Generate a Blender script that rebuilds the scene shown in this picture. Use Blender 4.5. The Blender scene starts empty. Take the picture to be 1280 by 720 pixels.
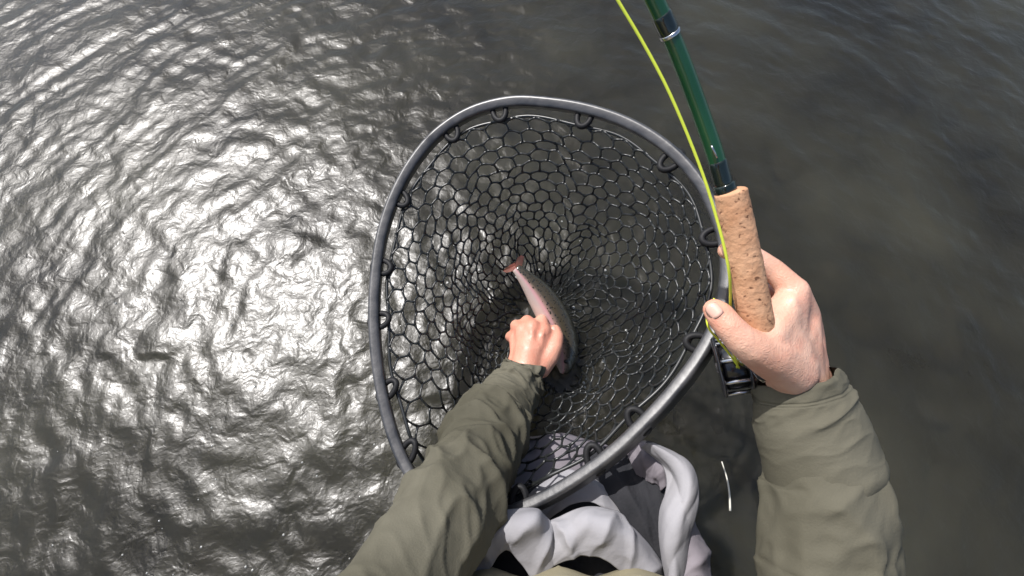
import bpy, bmesh, math, random
import numpy as np
from mathutils import Vector, Matrix, noise as mnoise

random.seed(7); rng = np.random.default_rng(7)
scene = bpy.context.scene
COL = scene.collection

# ------------------------------------------------------------------ camera, sky, sun, exposure
CAM_H, PITCH, FPX = 0.77, math.radians(66.0), 600.0        # FPX: focal length in pixels of a 1280-wide frame
cam_d = bpy.data.cameras.new('camera'); cam = bpy.data.objects.new('camera', cam_d); COL.objects.link(cam)
cam.location = (0, 0, CAM_H); cam.rotation_euler = (math.pi/2 - PITCH, 0, 0)
cam_d.sensor_width = 36; cam_d.lens = 36*FPX/1280; cam_d.clip_start = 0.02; cam_d.clip_end = 600
scene.camera = cam
UP = Vector((0, math.sin(PITCH), math.cos(PITCH))); FW = Vector((0, math.cos(PITCH), -math.sin(PITCH)))
def P(px, py, d):
    return Vector((0, 0, CAM_H)) + Vector(((px-640)/FPX*d, 0, 0)) + UP*((360-py)/FPX*d) + FW*d

SUN = Vector((-0.47, 0.385, 0.915)).normalized()
world = bpy.data.worlds.new('World'); scene.world = world; world.use_nodes = True
wn = world.node_tree; bg = wn.nodes['Background']; sky = wn.nodes.new('ShaderNodeTexSky')
sky.sky_type = 'NISHITA'; sky.sun_disc = False
sky.sun_elevation = math.asin(SUN.z); sky.sun_rotation = math.atan2(SUN.x, SUN.y)
sky.dust_density = 2.5; sky.air_density = 1.0
wn.links.new(sky.outputs[0], bg.inputs[0]); bg.inputs[1].default_value = 0.13
sl = bpy.data.lights.new('sun', 'SUN'); sl.energy = 5.0; sl.angle = math.radians(0.6); sl.color = (1.0, 0.97, 0.945)
sun = bpy.data.objects.new('sun', sl); COL.objects.link(sun); sun.location = SUN*20
sun.rotation_euler = SUN.to_track_quat('Z', 'Y').to_euler()
vs = scene.view_settings; vs.view_transform = 'Standard'; vs.look = 'None'; vs.exposure = 0.22; vs.gamma = 1.0
vs.use_curve_mapping = False
scene.cycles.max_bounces = 8; scene.cycles.transparent_max_bounces = 16
scene.cycles.sample_clamp_indirect = 4.0

# ------------------------------------------------------------------ materials
def mat(name, color, color2=None, scale=8.0, rough=0.6, bump=0.0, bscale=60.0, metallic=0.0, coat=0.0, detail=4.0,
        sss=0.0, spec=0.5, lo=0.35, hi=0.65, stretch=None, bdist=0.002, coat_rough=0.1):
    m = bpy.data.materials.new(name); m.use_nodes = True
    nt = m.node_tree; b = nt.nodes['Principled BSDF']
    b.inputs['Base Color'].default_value = (*color, 1); b.inputs['Roughness'].default_value = rough
    b.inputs['Metallic'].default_value = metallic; b.inputs['Coat Weight'].default_value = coat
    b.inputs['Coat Roughness'].default_value = coat_rough
    b.inputs['Specular IOR Level'].default_value = spec
    tc = nt.nodes.new('ShaderNodeTexCoord'); src = tc.outputs['Object']
    if stretch:
        mp = nt.nodes.new('ShaderNodeMapping'); mp.inputs['Scale'].default_value = stretch
        nt.links.new(src, mp.inputs['Vector']); src = mp.outputs['Vector']
    if color2:
        n = nt.nodes.new('ShaderNodeTexNoise'); n.inputs['Scale'].default_value = scale; n.inputs['Detail'].default_value = detail
        nt.links.new(src, n.inputs['Vector'])
        r = nt.nodes.new('ShaderNodeValToRGB'); r.color_ramp.elements[0].position = lo; r.color_ramp.elements[1].position = hi
        r.color_ramp.elements[0].color = (*color, 1); r.color_ramp.elements[1].color = (*color2, 1)
        nt.links.new(n.outputs['Fac'], r.inputs['Fac']); nt.links.new(r.outputs['Color'], b.inputs['Base Color'])
    if bump:
        n2 = nt.nodes.new('ShaderNodeTexNoise'); n2.inputs['Scale'].default_value = bscale; n2.inputs['Detail'].default_value = 5
        nt.links.new(src, n2.inputs['Vector'])
        bp = nt.nodes.new('ShaderNodeBump'); bp.inputs['Strength'].default_value = bump; bp.inputs['Distance'].default_value = bdist
        nt.links.new(n2.outputs['Fac'], bp.inputs['Height']); nt.links.new(bp.outputs['Normal'], b.inputs['Normal'])
    if sss:
        b.inputs['Subsurface Weight'].default_value = sss; b.inputs['Subsurface Radius'].default_value = (0.006, 0.0025, 0.0015)
        b.inputs['Subsurface Scale'].default_value = 1.0
    return m

M = {}
M['skin'] = mat('skin', (0.60, 0.325, 0.225), (0.71, 0.44, 0.325), 26, 0.48, 0.35, 170, sss=0.12, coat=0.15, coat_rough=0.3, bdist=0.0012)
def skin_extra(m):
    nt = m.node_tree; b = nt.nodes['Principled BSDF']; L = nt.links.new
    ramp = b.inputs['Base Color'].links[0].from_node; bump0 = b.inputs['Normal'].links[0].from_node
    tc = nt.nodes.new('ShaderNodeTexCoord')
    n = nt.nodes.new('ShaderNodeTexNoise'); n.inputs['Scale'].default_value = 45; n.inputs['Detail'].default_value = 3
    L(tc.outputs['Object'], n.inputs['Vector'])
    r = nt.nodes.new('ShaderNodeValToRGB'); r.color_ramp.elements[0].position = 0.5; r.color_ramp.elements[1].position = 0.72
    L(n.outputs['Fac'], r.inputs['Fac'])
    mx = nt.nodes.new('ShaderNodeMixRGB'); mx.inputs['Color2'].default_value = (0.60, 0.25, 0.17, 1)
    fa = nt.nodes.new('ShaderNodeMath'); fa.operation = 'MULTIPLY'; fa.inputs[1].default_value = 0.5
    ra = nt.nodes.new('ShaderNodeAttribute'); ra.attribute_name = 'ruddy'
    sm = nt.nodes.new('ShaderNodeMath'); sm.operation = 'ADD'; sm.use_clamp = True
    L(r.outputs['Color'], fa.inputs[0]); L(fa.outputs[0], sm.inputs[0]); L(ra.outputs['Fac'], sm.inputs[1]); L(sm.outputs[0], mx.inputs['Fac']); L(ramp.outputs['Color'], mx.inputs['Color1']); L(mx.outputs['Color'], b.inputs['Base Color'])
    v = nt.nodes.new('ShaderNodeTexVoronoi'); v.feature = 'DISTANCE_TO_EDGE'; v.inputs['Scale'].default_value = 330
    n2 = nt.nodes.new('ShaderNodeTexNoise'); n2.inputs['Scale'].default_value = 60
    L(tc.outputs['Object'], n2.inputs['Vector'])
    mv = nt.nodes.new('ShaderNodeMixRGB'); mv.inputs['Fac'].default_value = 0.02
    L(tc.outputs['Object'], mv.inputs['Color1']); L(n2.outputs['Color'], mv.inputs['Color2']); L(mv.outputs['Color'], v.inputs['Vector'])
    bp = nt.nodes.new('ShaderNodeBump'); bp.inputs['Strength'].default_value = 0.45; bp.inputs['Distance'].default_value = 0.0012
    L(v.outputs['Distance'], bp.inputs['Height']); L(bump0.outputs['Normal'], bp.inputs['Normal']); L(bp.outputs['Normal'], b.inputs['Normal'])
skin_extra(M['skin'])
M['nail'] = mat('nail', (0.64, 0.39, 0.31), rough=0.25)
M['hair'] = mat('hair', (0.05, 0.03, 0.02), (0.09, 0.06, 0.04), 80, 0.6, 0.8, 200)
M['olive'] = mat('olive_fabric', (0.064, 0.060, 0.042), (0.112, 0.105, 0.078), 7, 0.85, 0.35, 500, spec=0.2, bdist=0.001)
M['khaki'] = mat('khaki_fabric', (0.26, 0.23, 0.15), (0.31, 0.28, 0.19), 18, 0.9, 0.4, 600, spec=0.2, bdist=0.001)
M['wader'] = mat('wader_fabric', (0.23, 0.226, 0.242), (0.305, 0.30, 0.315), 12, 0.8, 0.3, 400, spec=0.25, bdist=0.001)
M['lilac'] = mat('wader_leg_fabric', (0.15, 0.135, 0.15), (0.21, 0.19, 0.21), 9, 0.75, 0.3, 300, spec=0.3, bdist=0.001)
M['char'] = mat('charcoal_fabric', (0.016, 0.017, 0.020), (0.03, 0.03, 0.034), 20, 0.9, 0.4, 300, spec=0.2)
M['frame'] = mat('hoop_finish', (0.018, 0.019, 0.022), (0.055, 0.054, 0.055), 45, 0.44, 0.25, 120, coat=0.55, coat_rough=0.32, spec=0.5)
M['rubber'] = mat('net_rubber', (0.018, 0.020, 0.020), rough=0.33, spec=0.6)
M['clip'] = mat('black_clip', (0.010, 0.010, 0.011), rough=0.6, spec=0.3)
M['metal'] = mat('steel', (0.55, 0.55, 0.57), rough=0.25, metallic=1.0)
M['dullmetal'] = mat('dull_metal', (0.22, 0.22, 0.23), rough=0.45, metallic=1.0)
M['reel'] = mat('reel_black', (0.012, 0.012, 0.014), rough=0.22, metallic=0.0, coat=0.5)
M['blank'] = mat('rod_green', (0.008, 0.060, 0.020), (0.014, 0.08, 0.028), 20, 0.22, coat=0.6)
M['wrap'] = mat('rod_wrap', (0.006, 0.012, 0.009), rough=0.2, coat=0.7)
M['drop'] = mat('water_drop', (0.9, 0.92, 0.93), rough=0.04)
M['drop'].node_tree.nodes['Principled BSDF'].inputs['Transmission Weight'].default_value = 1.0
M['drop'].node_tree.nodes['Principled BSDF'].inputs['IOR'].default_value = 1.33
M['line'] = mat('line_yellow', (0.60, 0.68, 0.06), rough=0.5)
M['twig'] = mat('twig_pale', (0.62, 0.60, 0.52), rough=0.6)

def cork_mat():
    m = mat('cork', (0.44, 0.23, 0.125), (0.57, 0.33, 0.195), 60, 0.75, 0.5, 260, spec=0.25)
    nt = m.node_tree; b = nt.nodes['Principled BSDF']
    ramp = b.inputs['Base Color'].links[0].from_node
    tc = nt.nodes.new('ShaderNodeTexCoord'); mp = nt.nodes.new('ShaderNodeMapping'); mp.inputs['Scale'].default_value = (120, 200, 90)
    nt.links.new(tc.outputs['Object'], mp.inputs['Vector'])
    n = nt.nodes.new('ShaderNodeTexNoise'); n.inputs['Scale'].default_value = 1.4; n.inputs['Detail'].default_value = 3
    nt.links.new(mp.outputs['Vector'], n.inputs['Vector'])
    r = nt.nodes.new('ShaderNodeValToRGB'); r.color_ramp.elements[0].position = 0.62; r.color_ramp.elements[1].position = 0.70
    r.color_ramp.elements[0].color = (0, 0, 0, 1); r.color_ramp.elements[1].color = (1, 1, 1, 1)
    nt.links.new(n.outputs['Fac'], r.inputs['Fac'])
    mx = nt.nodes.new('ShaderNodeMixRGB'); mx.inputs['Color2'].default_value = (0.14, 0.065, 0.035, 1)
    nt.links.new(r.outputs['Color'], mx.inputs['Fac']); nt.links.new(ramp.outputs['Color'], mx.inputs['Color1'])
    nt.links.new(mx.outputs['Color'], b.inputs['Base Color'])
    return m
M['cork'] = cork_mat()

def fish_mat():
    m = mat('trout_skin', (0.6, 0.55, 0.5), rough=0.25, bump=0.5, bscale=600, coat=0.9, bdist=0.0006)
    nt = m.node_tree; b = nt.nodes['Principled BSDF']
    at = nt.nodes.new('ShaderNodeAttribute'); at.attribute_name = 'flank'
    r = nt.nodes.new('ShaderNodeValToRGB'); e = r.color_ramp.elements
    e[0].position = 0.0; e[0].color = (0.44, 0.36, 0.31, 1); e[1].position = 1.0; e[1].color = (0.030, 0.027, 0.016, 1)
    for p, c in ((0.34, (0.44, 0.34, 0.31, 1)), (0.46, (0.50, 0.27, 0.28, 1)), (0.54, (0.24, 0.16, 0.13, 1)), (0.64, (0.06, 0.048, 0.03, 1))):
        x = e.new(p); x.color = c
    nt.links.new(at.outputs['Fac'], r.inputs['Fac'])
    tc = nt.nodes.new('ShaderNodeTexCoord'); v = nt.nodes.new('ShaderNodeTexVoronoi'); v.inputs['Scale'].default_value = 230
    nt.links.new(tc.outputs['Object'], v.inputs['Vector'])
    lt = nt.nodes.new('ShaderNodeMath'); lt.operation = 'LESS_THAN'; lt.inputs[1].default_value = 0.33
    nt.links.new(v.outputs['Distance'], lt.inputs[0])
    gt = nt.nodes.new('ShaderNodeMath'); gt.operation = 'GREATER_THAN'; gt.inputs[1].default_value = 0.52
    nt.links.new(at.outputs['Fac'], gt.inputs[0])
    ml = nt.nodes.new('ShaderNodeMath'); ml.operation = 'MULTIPLY'
    nt.links.new(lt.outputs[0], ml.inputs[0]); nt.links.new(gt.outputs[0], ml.inputs[1])
    mx = nt.nodes.new('ShaderNodeMixRGB'); mx.inputs['Color2'].default_value = (0.02, 0.018, 0.012, 1)
    nt.links.new(ml.outputs[0], mx.inputs['Fac']); nt.links.new(r.outputs['Color'], mx.inputs['Color1'])
    nt.links.new(mx.outputs['Color'], b.inputs['Base Color'])
    return m
M['fish'] = fish_mat()
M['fin'] = mat('trout_fin', (0.20, 0.06, 0.04), (0.11, 0.055, 0.035), 90, 0.3, 0.3, 300, coat=0.4)
M['dfin'] = mat('trout_dorsal_fin', (0.05, 0.05, 0.025), (0.09, 0.08, 0.04), 200, 0.35)
M['eyewhite'] = mat('eye_white', (0.75, 0.72, 0.68), rough=0.2)
M['eye'] = mat('eye_dark', (0.01, 0.01, 0.01), rough=0.08)

def water_mat():
    m = bpy.data.materials.new('river_water'); m.use_nodes = True
    nt = m.node_tree; nt.nodes.clear(); L = nt.links.new
    out = nt.nodes.new('ShaderNodeOutputMaterial')
    tc = nt.nodes.new('ShaderNodeTexCoord')
    n1 = nt.nodes.new('ShaderNodeTexNoise'); n1.inputs['Scale'].default_value = 30; n1.inputs['Detail'].default_value = 2.5; n1.inputs['Distortion'].default_value = 0.6
    L(tc.outputs['Object'], n1.inputs['Vector'])
    bp = nt.nodes.new('ShaderNodeBump'); bp.inputs['Strength'].default_value = 0.5; bp.inputs['Distance'].default_value = 0.0048
    n3 = nt.nodes.new('ShaderNodeTexNoise'); n3.inputs['Scale'].default_value = 130; n3.inputs['Detail'].default_value = 3; n3.inputs['Distortion'].default_value = 0.8
    L(tc.outputs['Object'], n3.inputs['Vector'])
    ad = nt.nodes.new('ShaderNodeMath'); ad.operation = 'MULTIPLY_ADD'; ad.inputs[1].default_value = 0.20
    L(n3.outputs['Fac'], ad.inputs[0]); L(n1.outputs['Fac'], ad.inputs[2])
    L(ad.outputs[0], bp.inputs['Height'])
    fr = nt.nodes.new('ShaderNodeFresnel'); fr.inputs['IOR'].default_value = 1.42; L(bp.outputs['Normal'], fr.inputs['Normal'])
    gl = nt.nodes.new('ShaderNodeBsdfGlossy'); gl.inputs['Roughness'].default_value = 0.365; gl.distribution = 'BECKMANN'; L(bp.outputs['Normal'], gl.inputs['Normal'])
    g2 = nt.nodes.new('ShaderNodeBsdfGlossy'); g2.distribution = 'BECKMANN'; g2.inputs['Roughness'].default_value = 0.22; L(bp.outputs['Normal'], g2.inputs['Normal'])
    mg = nt.nodes.new('ShaderNodeMixShader'); mg.inputs[0].default_value = 0.2; L(gl.outputs[0], mg.inputs[1]); L(g2.outputs[0], mg.inputs[2])
    tr = nt.nodes.new('ShaderNodeBsdfTransparent'); tr.inputs['Color'].default_value = (0.27, 0.27, 0.24, 1)
    df = nt.nodes.new('ShaderNodeSubsurfaceScattering'); df.falloff = 'BURLEY'; df.inputs['Scale'].default_value = 0.05; df.inputs['Radius'].default_value = (1.0, 1.0, 0.7)   # silt in the water scatters light sideways
    n2 = nt.nodes.new('ShaderNodeTexNoise'); n2.inputs['Scale'].default_value = 3.0; n2.inputs['Detail'].default_value = 5
    L(tc.outputs['Object'], n2.inputs['Vector'])
    r = nt.nodes.new('ShaderNodeValToRGB'); r.color_ramp.elements[0].position = 0.35; r.color_ramp.elements[1].position = 0.68
    r.color_ramp.elements[0].color = (0.036, 0.034, 0.025, 1); r.color_ramp.elements[1].color = (0.092, 0.089, 0.064, 1)
    L(n2.outputs['Fac'], r.inputs['Fac']); L(r.outputs['Color'], df.inputs['Color']); L(bp.outputs['Normal'], df.inputs['Normal'])
    m1 = nt.nodes.new('ShaderNodeMixShader'); m1.inputs[0].default_value = 0.33
    L(tr.outputs[0], m1.inputs[1]); L(df.outputs[0], m1.inputs[2])
    m2 = nt.nodes.new('ShaderNodeMixShader'); L(fr.outputs[0], m2.inputs[0]); L(m1.outputs[0], m2.inputs[1]); L(mg.outputs[0], m2.inputs[2])
    L(m2.outputs[0], out.inputs['Surface'])
    return m
M['water'] = water_mat()
M['bed'] = mat('riverbed_silt', (0.07, 0.062, 0.042), (0.13, 0.115, 0.08), 4, 0.9, 0.6, 30, bdist=0.02)
M['stone'] = mat('stone', (0.07, 0.06, 0.04), (0.17, 0.14, 0.10), 6, 0.8, 0.5, 40, bdist=0.01)

# ------------------------------------------------------------------ helpers
def thing(name, label, cat, loc=(0, 0, 0), group=None):
    o = bpy.data.objects.new(name, None); COL.objects.link(o); o.location = loc; o.empty_display_size = 0.05
    o['label'] = label; o['category'] = cat
    if group: o['group'] = group
    return o
def link(name, me, m, parent=None, smooth=True):
    o = bpy.data.objects.new(name, me); COL.objects.link(o)
    me.materials.clear(); me.materials.append(m)
    if smooth: me.polygons.foreach_set('use_smooth', [True]*len(me.polygons))
    if parent:
        o.parent = parent; o.matrix_parent_inverse = Matrix.Translation(-Vector(parent.location))
    return o
def mesh(name, v, f, m, parent=None, smooth=True):
    me = bpy.data.meshes.new(name); me.from_pydata([tuple(x) for x in v], [], [tuple(int(i) for i in q) for q in f]); me.update()
    return link(name, me, m, parent, smooth)
def catmull(pts, n, closed=False):
    """resample a polyline of vectors (any dimension) smoothly, n points, evenly by chord length"""
    p = np.array([list(x) for x in pts], float); k = len(p)
    if closed: idx = lambda i: p[i % k]; segs = k
    else: idx = lambda i: p[min(max(i, 0), k-1)]; segs = k-1
    out = []
    for i in range(segs):
        a, b, c, d = idx(i-1), idx(i), idx(i+1), idx(i+2)
        for t in np.linspace(0, 1, 24, endpoint=False):
            out.append(0.5*((2*b)+(c-a)*t+(2*a-5*b+4*c-d)*t*t+(3*b-a-3*c+d)*t**3))
    out.append(idx(segs) if not closed else p[0]); out = np.array(out)
    s = np.concatenate([[0], np.cumsum(np.linalg.norm(np.diff(out, axis=0)[:, :3], axis=1))])
    q = np.linspace(0, s[-1], n+1)[:-1] if closed else np.linspace(0, s[-1], n)
    return np.stack([np.interp(q, s, out[:, j]) for j in range(out.shape[1])], 1)
def frames(path, closed=False, up=Vector((0.13, 0.2, 0.97))):
    n = len(path); T = []
    for i in range(n):
        a = path[(i-1) % n] if closed else path[max(i-1, 0)]; b = path[(i+1) % n] if closed else path[min(i+1, n-1)]
        T.append(Vector(b-a).normalized())
    N = (up - T[0]*up.dot(T[0])).normalized(); res = []
    for i in range(n):
        N = (N - T[i]*N.dot(T[i])).normalized(); res.append((T[i], N.copy(), T[i].cross(N)))
    return res
def loft(name, pts, nring, nseg, m, parent=None, disp=None, cap=True, ell=1.0):
    """pts: (vector, radius); disp(s01, theta, pos) adds to the radius"""
    arr = catmull([(*p, r) for p, r in pts], nring); path = arr[:, :3]; R = arr[:, 3]; fr = frames(path)
    V, F = [], []
    for i in range(nring):
        T, N, B = fr[i]; c = Vector(path[i])
        for j in range(nseg):
            th = 2*math.pi*j/nseg; r = R[i]
            dirv = N*math.cos(th)*ell + B*math.sin(th)
            if disp: r += disp(i/(nring-1), th, c+dirv*r)
            V.append(c+dirv*r)
    for i in range(nring-1):
        for j in range(nseg):
            F.append((i*nseg+j, i*nseg+(j+1) % nseg, (i+1)*nseg+(j+1) % nseg, (i+1)*nseg+j))
    if cap:
        F.append(tuple(range(nseg))[::-1]); F.append(tuple((nring-1)*nseg+j for j in range(nseg)))
    return mesh(name, V, F, m, parent)
def tube_verts(path, r, ns=6, closed=False):
    path = [Vector(p) for p in path]; fr = frames([np.array(p) for p in path], closed); n = len(path); V, F = [], []
    for i in range(n):
        T, N, B = fr[i]; ri = r[i] if hasattr(r, '__len__') else r
        for j in range(ns):
            th = 2*math.pi*j/ns; V.append(path[i]+(N*math.cos(th)+B*math.sin(th))*ri)
    for i in range(n if closed else n-1):
        k = (i+1) % n
        for j in range(ns): F.append((i*ns+j, i*ns+(j+1) % ns, k*ns+(j+1) % ns, k*ns+j))
    if not closed: F.append(tuple(range(ns))[::-1]); F.append(tuple((n-1)*ns+j for j in range(ns)))
    return V, F
def tube(name, path, r, m, parent=None, ns=8, closed=False):
    V, F = tube_verts(path, r, ns, closed); return mesh(name, V, F, m, parent)
def nz(p, s, seed=0.0): return mnoise.noise(Vector((p[0]*s+seed, p[1]*s-seed*1.7, p[2]*s+seed*0.6)))

# ------------------------------------------------------------------ river
def perlin(x, y, seed):
    r = np.random.default_rng(seed); perm = r.permutation(512); g = r.uniform(0, 2*np.pi, 512); gx, gy = np.cos(g), np.sin(g)
    xi = np.floor(x).astype(int); yi = np.floor(y).astype(int); xf = x-xi; yf = y-yi
    u = xf**3*(xf*(xf*6-15)+10); v = yf**3*(yf*(yf*6-15)+10)
    def d(ix, iy, dx, dy):
        h = perm[(perm[ix & 511]+iy) & 511]; return gx[h]*dx+gy[h]*dy
    a = d(xi, yi, xf, yf); b = d(xi+1, yi, xf-1, yf); c = d(xi, yi+1, xf, yf-1); e = d(xi+1, yi+1, xf-1, yf-1)
    return (a*(1-u)+b*u)*(1-v)+(c*(1-u)+e*u)*v
def axis(lo, hi, step, far):
    a = list(np.arange(lo, hi+step/2, step)); s = step; x = hi
    while x < far: s *= 1.22; x += s; a.append(x)
    s = step; x = lo
    while x > -far: s *= 1.22; x -= s; a.insert(0, x)
    return np.array(a)
xs = axis(-1.75, 1.75, 0.006, 260); ys = axis(-0.6, 1.75, 0.006, 260)
X, Y = np.meshgrid(xs, ys)
cx, cy = 0.04, 0.22
r_ = np.hypot(X-cx, Y-cy); th_ = np.arctan2(Y-cy, X-cx)
wx = X+0.05*perlin(X*5, Y*5, 1); wy = Y+0.05*perlin(X*5+9, Y*5, 2)
rw = np.hypot(wx-cx, wy-cy)
ring = perlin(rw*15, th_*4.2+40, 3)+0.62*perlin(rw*38, th_*8.0+40, 4)+0.26*perlin(rw*74, th_*15.0+40, 14)                 # crests bowed round the net
ca, sa = math.cos(0.9), math.sin(0.9)
chop = 0.8*perlin(wx*12+3, wy*12, 5)+0.6*perlin((ca*wx+sa*wy)*27, (-sa*wx+ca*wy)*13, 6)+0.36*perlin((ca*wx+sa*wy)*42, (-sa*wx+ca*wy)*16, 7)+0.10*perlin(wx*70, wy*70, 8)
def ridge(a): return 0.35-np.abs(a)
H = 1.0*ring+chop+0.5*ridge(perlin(wx*20+5, wy*20+2, 9))
H *= np.exp(-np.maximum(0, np.hypot(X, Y-0.5)-2.2)/3.0)
sel = (np.abs(X[300:400, 300:-100]) < 1.6)
dy = np.gradient(H, axis=0)/np.gradient(Y, axis=0); core = (np.abs(X) < 1.5) & (Y > -0.4) & (Y < 1.5)
WAVE = 0.057/np.std(dy[core])
Z = H*WAVE
def water_z(x, y):
    i = int(np.clip(np.searchsorted(ys, y), 0, len(ys)-1)); j = int(np.clip(np.searchsorted(xs, x), 0, len(xs)-1)); return float(Z[i, j])
ny, nx = X.shape
co = np.stack([X.ravel(), Y.ravel(), Z.ravel()], 1).astype(np.float32)
ii = (np.arange(ny-1)[:, None]*nx+np.arange(nx-1)[None, :]).ravel()
fa = np.stack([ii, ii+1, ii+nx+1, ii+nx], 1).astype(np.int32)
me = bpy.data.meshes.new('river'); me.vertices.add(len(co)); me.vertices.foreach_set('co', co.ravel())
me.loops.add(fa.size); me.loops.foreach_set('vertex_index', fa.ravel()); me.polygons.add(len(fa))
me.polygons.foreach_set('loop_start', np.arange(0, fa.size, 4, dtype=np.int32)); me.polygons.foreach_set('loop_total', np.full(len(fa), 4, np.int32))
me.update(calc_edges=True); me.validate()
river = link('river', me, M['water']); river['kind'] = 'structure'; river['label'] = 'rippled dark olive river water with bright sun glitter'

BED = -0.78
bx = axis(-3, 3, 0.08, 260); by = axis(-2, 4, 0.08, 260); BX, BY = np.meshgrid(bx, by)
BZ = BED+0.05*perlin(BX*2, BY*2, 21)+0.02*perlin(BX*6, BY*6, 22)
V = np.stack([BX.ravel(), BY.ravel(), BZ.ravel()], 1); nxb = len(bx)
F = [(i*nxb+j, i*nxb+j+1, (i+1)*nxb+j+1, (i+1)*nxb+j) for i in range(len(by)-1) for j in range(nxb-1)]
bed = mesh('riverbed', V, F, M['bed']); bed['kind'] = 'structure'; bed['label'] = 'silty brown riverbed under the water'
bm = bmesh.new()
for k in range(330):
    x, y, s = random.uniform(-2.4, 2.4), random.uniform(-1.2, 3.0), random.uniform(0.04, 0.13)
    if abs(x-0.05) < 0.25 and abs(y-0.05) < 0.3: continue
    mt = Matrix.Translation((x, y, BED+s*0.15)) @ Matrix.Rotation(random.uniform(0, 6.3), 4, 'Z') @ Matrix.Diagonal((s, s*random.uniform(.6, .9), s*random.uniform(.35, .6), 1))
    r = bmesh.ops.create_icosphere(bm, subdivisions=2, radius=1.0, matrix=mt)
    for v in r['verts']: v.co += (v.co-Vector((x, y, BED)))*0.25*mnoise.noise(v.co*14)
me = bpy.data.meshes.new('riverbed_stones'); bm.to_mesh(me); bm.free()
st = link('riverbed_stones', me, M['stone']); st['kind'] = 'stuff'; st['label'] = 'scattered brown cobbles lying on the riverbed'; st['category'] = 'stones'

# ------------------------------------------------------------------ landing net
A_, B_, C_ = 1.5625, 0.000726, 0.000621                # 1/depth of the hoop's plane over pixels from (640,125)
def hoop_d(px, py): return 1.0/(A_+B_*(px-640)+C_*(py-125))
hoop_px = [(640, 128), (690, 130), (740, 139), (790, 157), (836, 186), (872, 224), (896, 268), (909, 315), (908, 362), (896, 408), (874, 450),
           (842, 492), (806, 531), (764, 570), (716, 604), (664, 632), (615, 648), (572, 647), (538, 624), (511, 588), (492, 545), (479, 496),
           (471, 445), (468, 392), (471, 338), (479, 290), (494, 246), (517, 204), (548, 168), (590, 141)]
hoop_c = catmull([P(x, y, hoop_d(x, y)) for x, y in hoop_px], 160, closed=True)
HC = Vector(hoop_c.mean(0))
hn = Vector((0, 0, 0))
for i in range(160): hn += (Vector(hoop_c[i])-HC).cross(Vector(hoop_c[(i+1) % 160])-HC)
hn.normalize()
if hn.z < 0: hn = -hn
net = thing('landing_net', 'large grey hooped landing net with black rubber mesh bag holding the trout', 'landing net', HC)
# rounded tall band, leaning outwards a little
def hoop_mesh():
    V, F = [], []; prof = []
    w, h, rc = 0.0070, 0.0118, 0.0040
    for q, (sx, sy) in enumerate(((1, 1), (-1, 1), (-1, -1), (1, -1))):
        for a in range(5):
            t = math.radians(q*90+a*22.5); prof.append((sx*(w-rc)+rc*math.cos(t), sy*(h-rc)+rc*math.sin(t)))
    k = len(prof)
    for i in range(160):
        c = Vector(hoop_c[i]); T = (Vector(hoop_c[(i+1) % 160])-Vector(hoop_c[i-1])).normalized()
        O = T.cross(hn).normalized()
        if O.dot(c-HC) < 0: O = -O
        Nn = (hn*math.cos(0.38)-O*math.sin(0.38)); Oo = (O*math.cos(0.38)+hn*math.sin(0.38))
        for x, y in prof: V.append(c+Oo*x+Nn*y)
    for i in range(160):
        for j in range(k): F.append((i*k+j, i*k+(j+1) % k, ((i+1) % 160)*k+(j+1) % k, ((i+1) % 160)*k+j))
    return V, F
V, F = hoop_mesh(); mesh('hoop', V, F, M['frame'], net)
# handle at the pointed end, running back under the left arm
h0 = P(592, 652, hoop_d(592, 652)); dirh = (h0-HC); dirh = (dirh-hn*dirh.dot(hn)).normalized()
loft('handle', [(h0-dirh*0.012, .011), (h0+dirh*0.02, .015), (h0+dirh*0.06, .014), (h0+dirh*0.12, .012), (h0+dirh*0.2, .013), (h0+dirh*0.235, .015), (h0+dirh*0.25, .010)], 40, 16, M['frame'], net)
loft('handle_collar', [(h0+dirh*0.012, .0165), (h0+dirh*0.03, .0165)], 6, 20, M['dullmetal'], net)

# left forearm path (centre, sleeve radius): it reaches over the hoop and down into the bag
ARM = [(P(615, 528, .640), .0515), (P(603, 552, .603), .0525), (P(583, 597, .540), .0520), (P(555, 652, .482), .0530), (P(519, 706, .436), .0500)]
LE = P(498, 752, .415)
PUSH = [(P(657, 462, .700), .030), (P(641, 490, .680), .042)]+ARM+[(LE, .052)]
PUSH2 = [(P(650, 340, .742), .012), (P(674, 368, .752), .022), (P(699, 414, .762), .028), (P(705, 440, .766), .026), (P(703, 468, .766), .016)]
PUSH3 = [(P(657, 462, .700), .03), (P(650, 425, .735), .045), (P(655, 405, .755), .040)]
def below(p):
    """keep the net under the arm, the hand and the fish that lie in it"""
    for path in (PUSH, PUSH2, PUSH3):
        best = None
        for (a, ra), (b, rb) in zip(path[:-1], path[1:]):
            ab = Vector((b.x-a.x, b.y-a.y)); t = max(0, min(1, Vector((p.x-a.x, p.y-a.y)).dot(ab)/max(ab.length_squared, 1e-9)))
            c = a.lerp(b, t); r = ra*(1-t)+rb*t; d = math.hypot(p.x-c.x, p.y-c.y)
            if best is None or d-r < best[0]: best = (d-r, c.z-r-.004, r)
        g, zt, r = best
        w = 1.0 if g < 0 else max(0, 1-g/.035); w = w*w*(3-2*w)
        if p.z > zt: p = Vector((p.x, p.y, p.z+(zt-p.z)*w))
    return p
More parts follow.
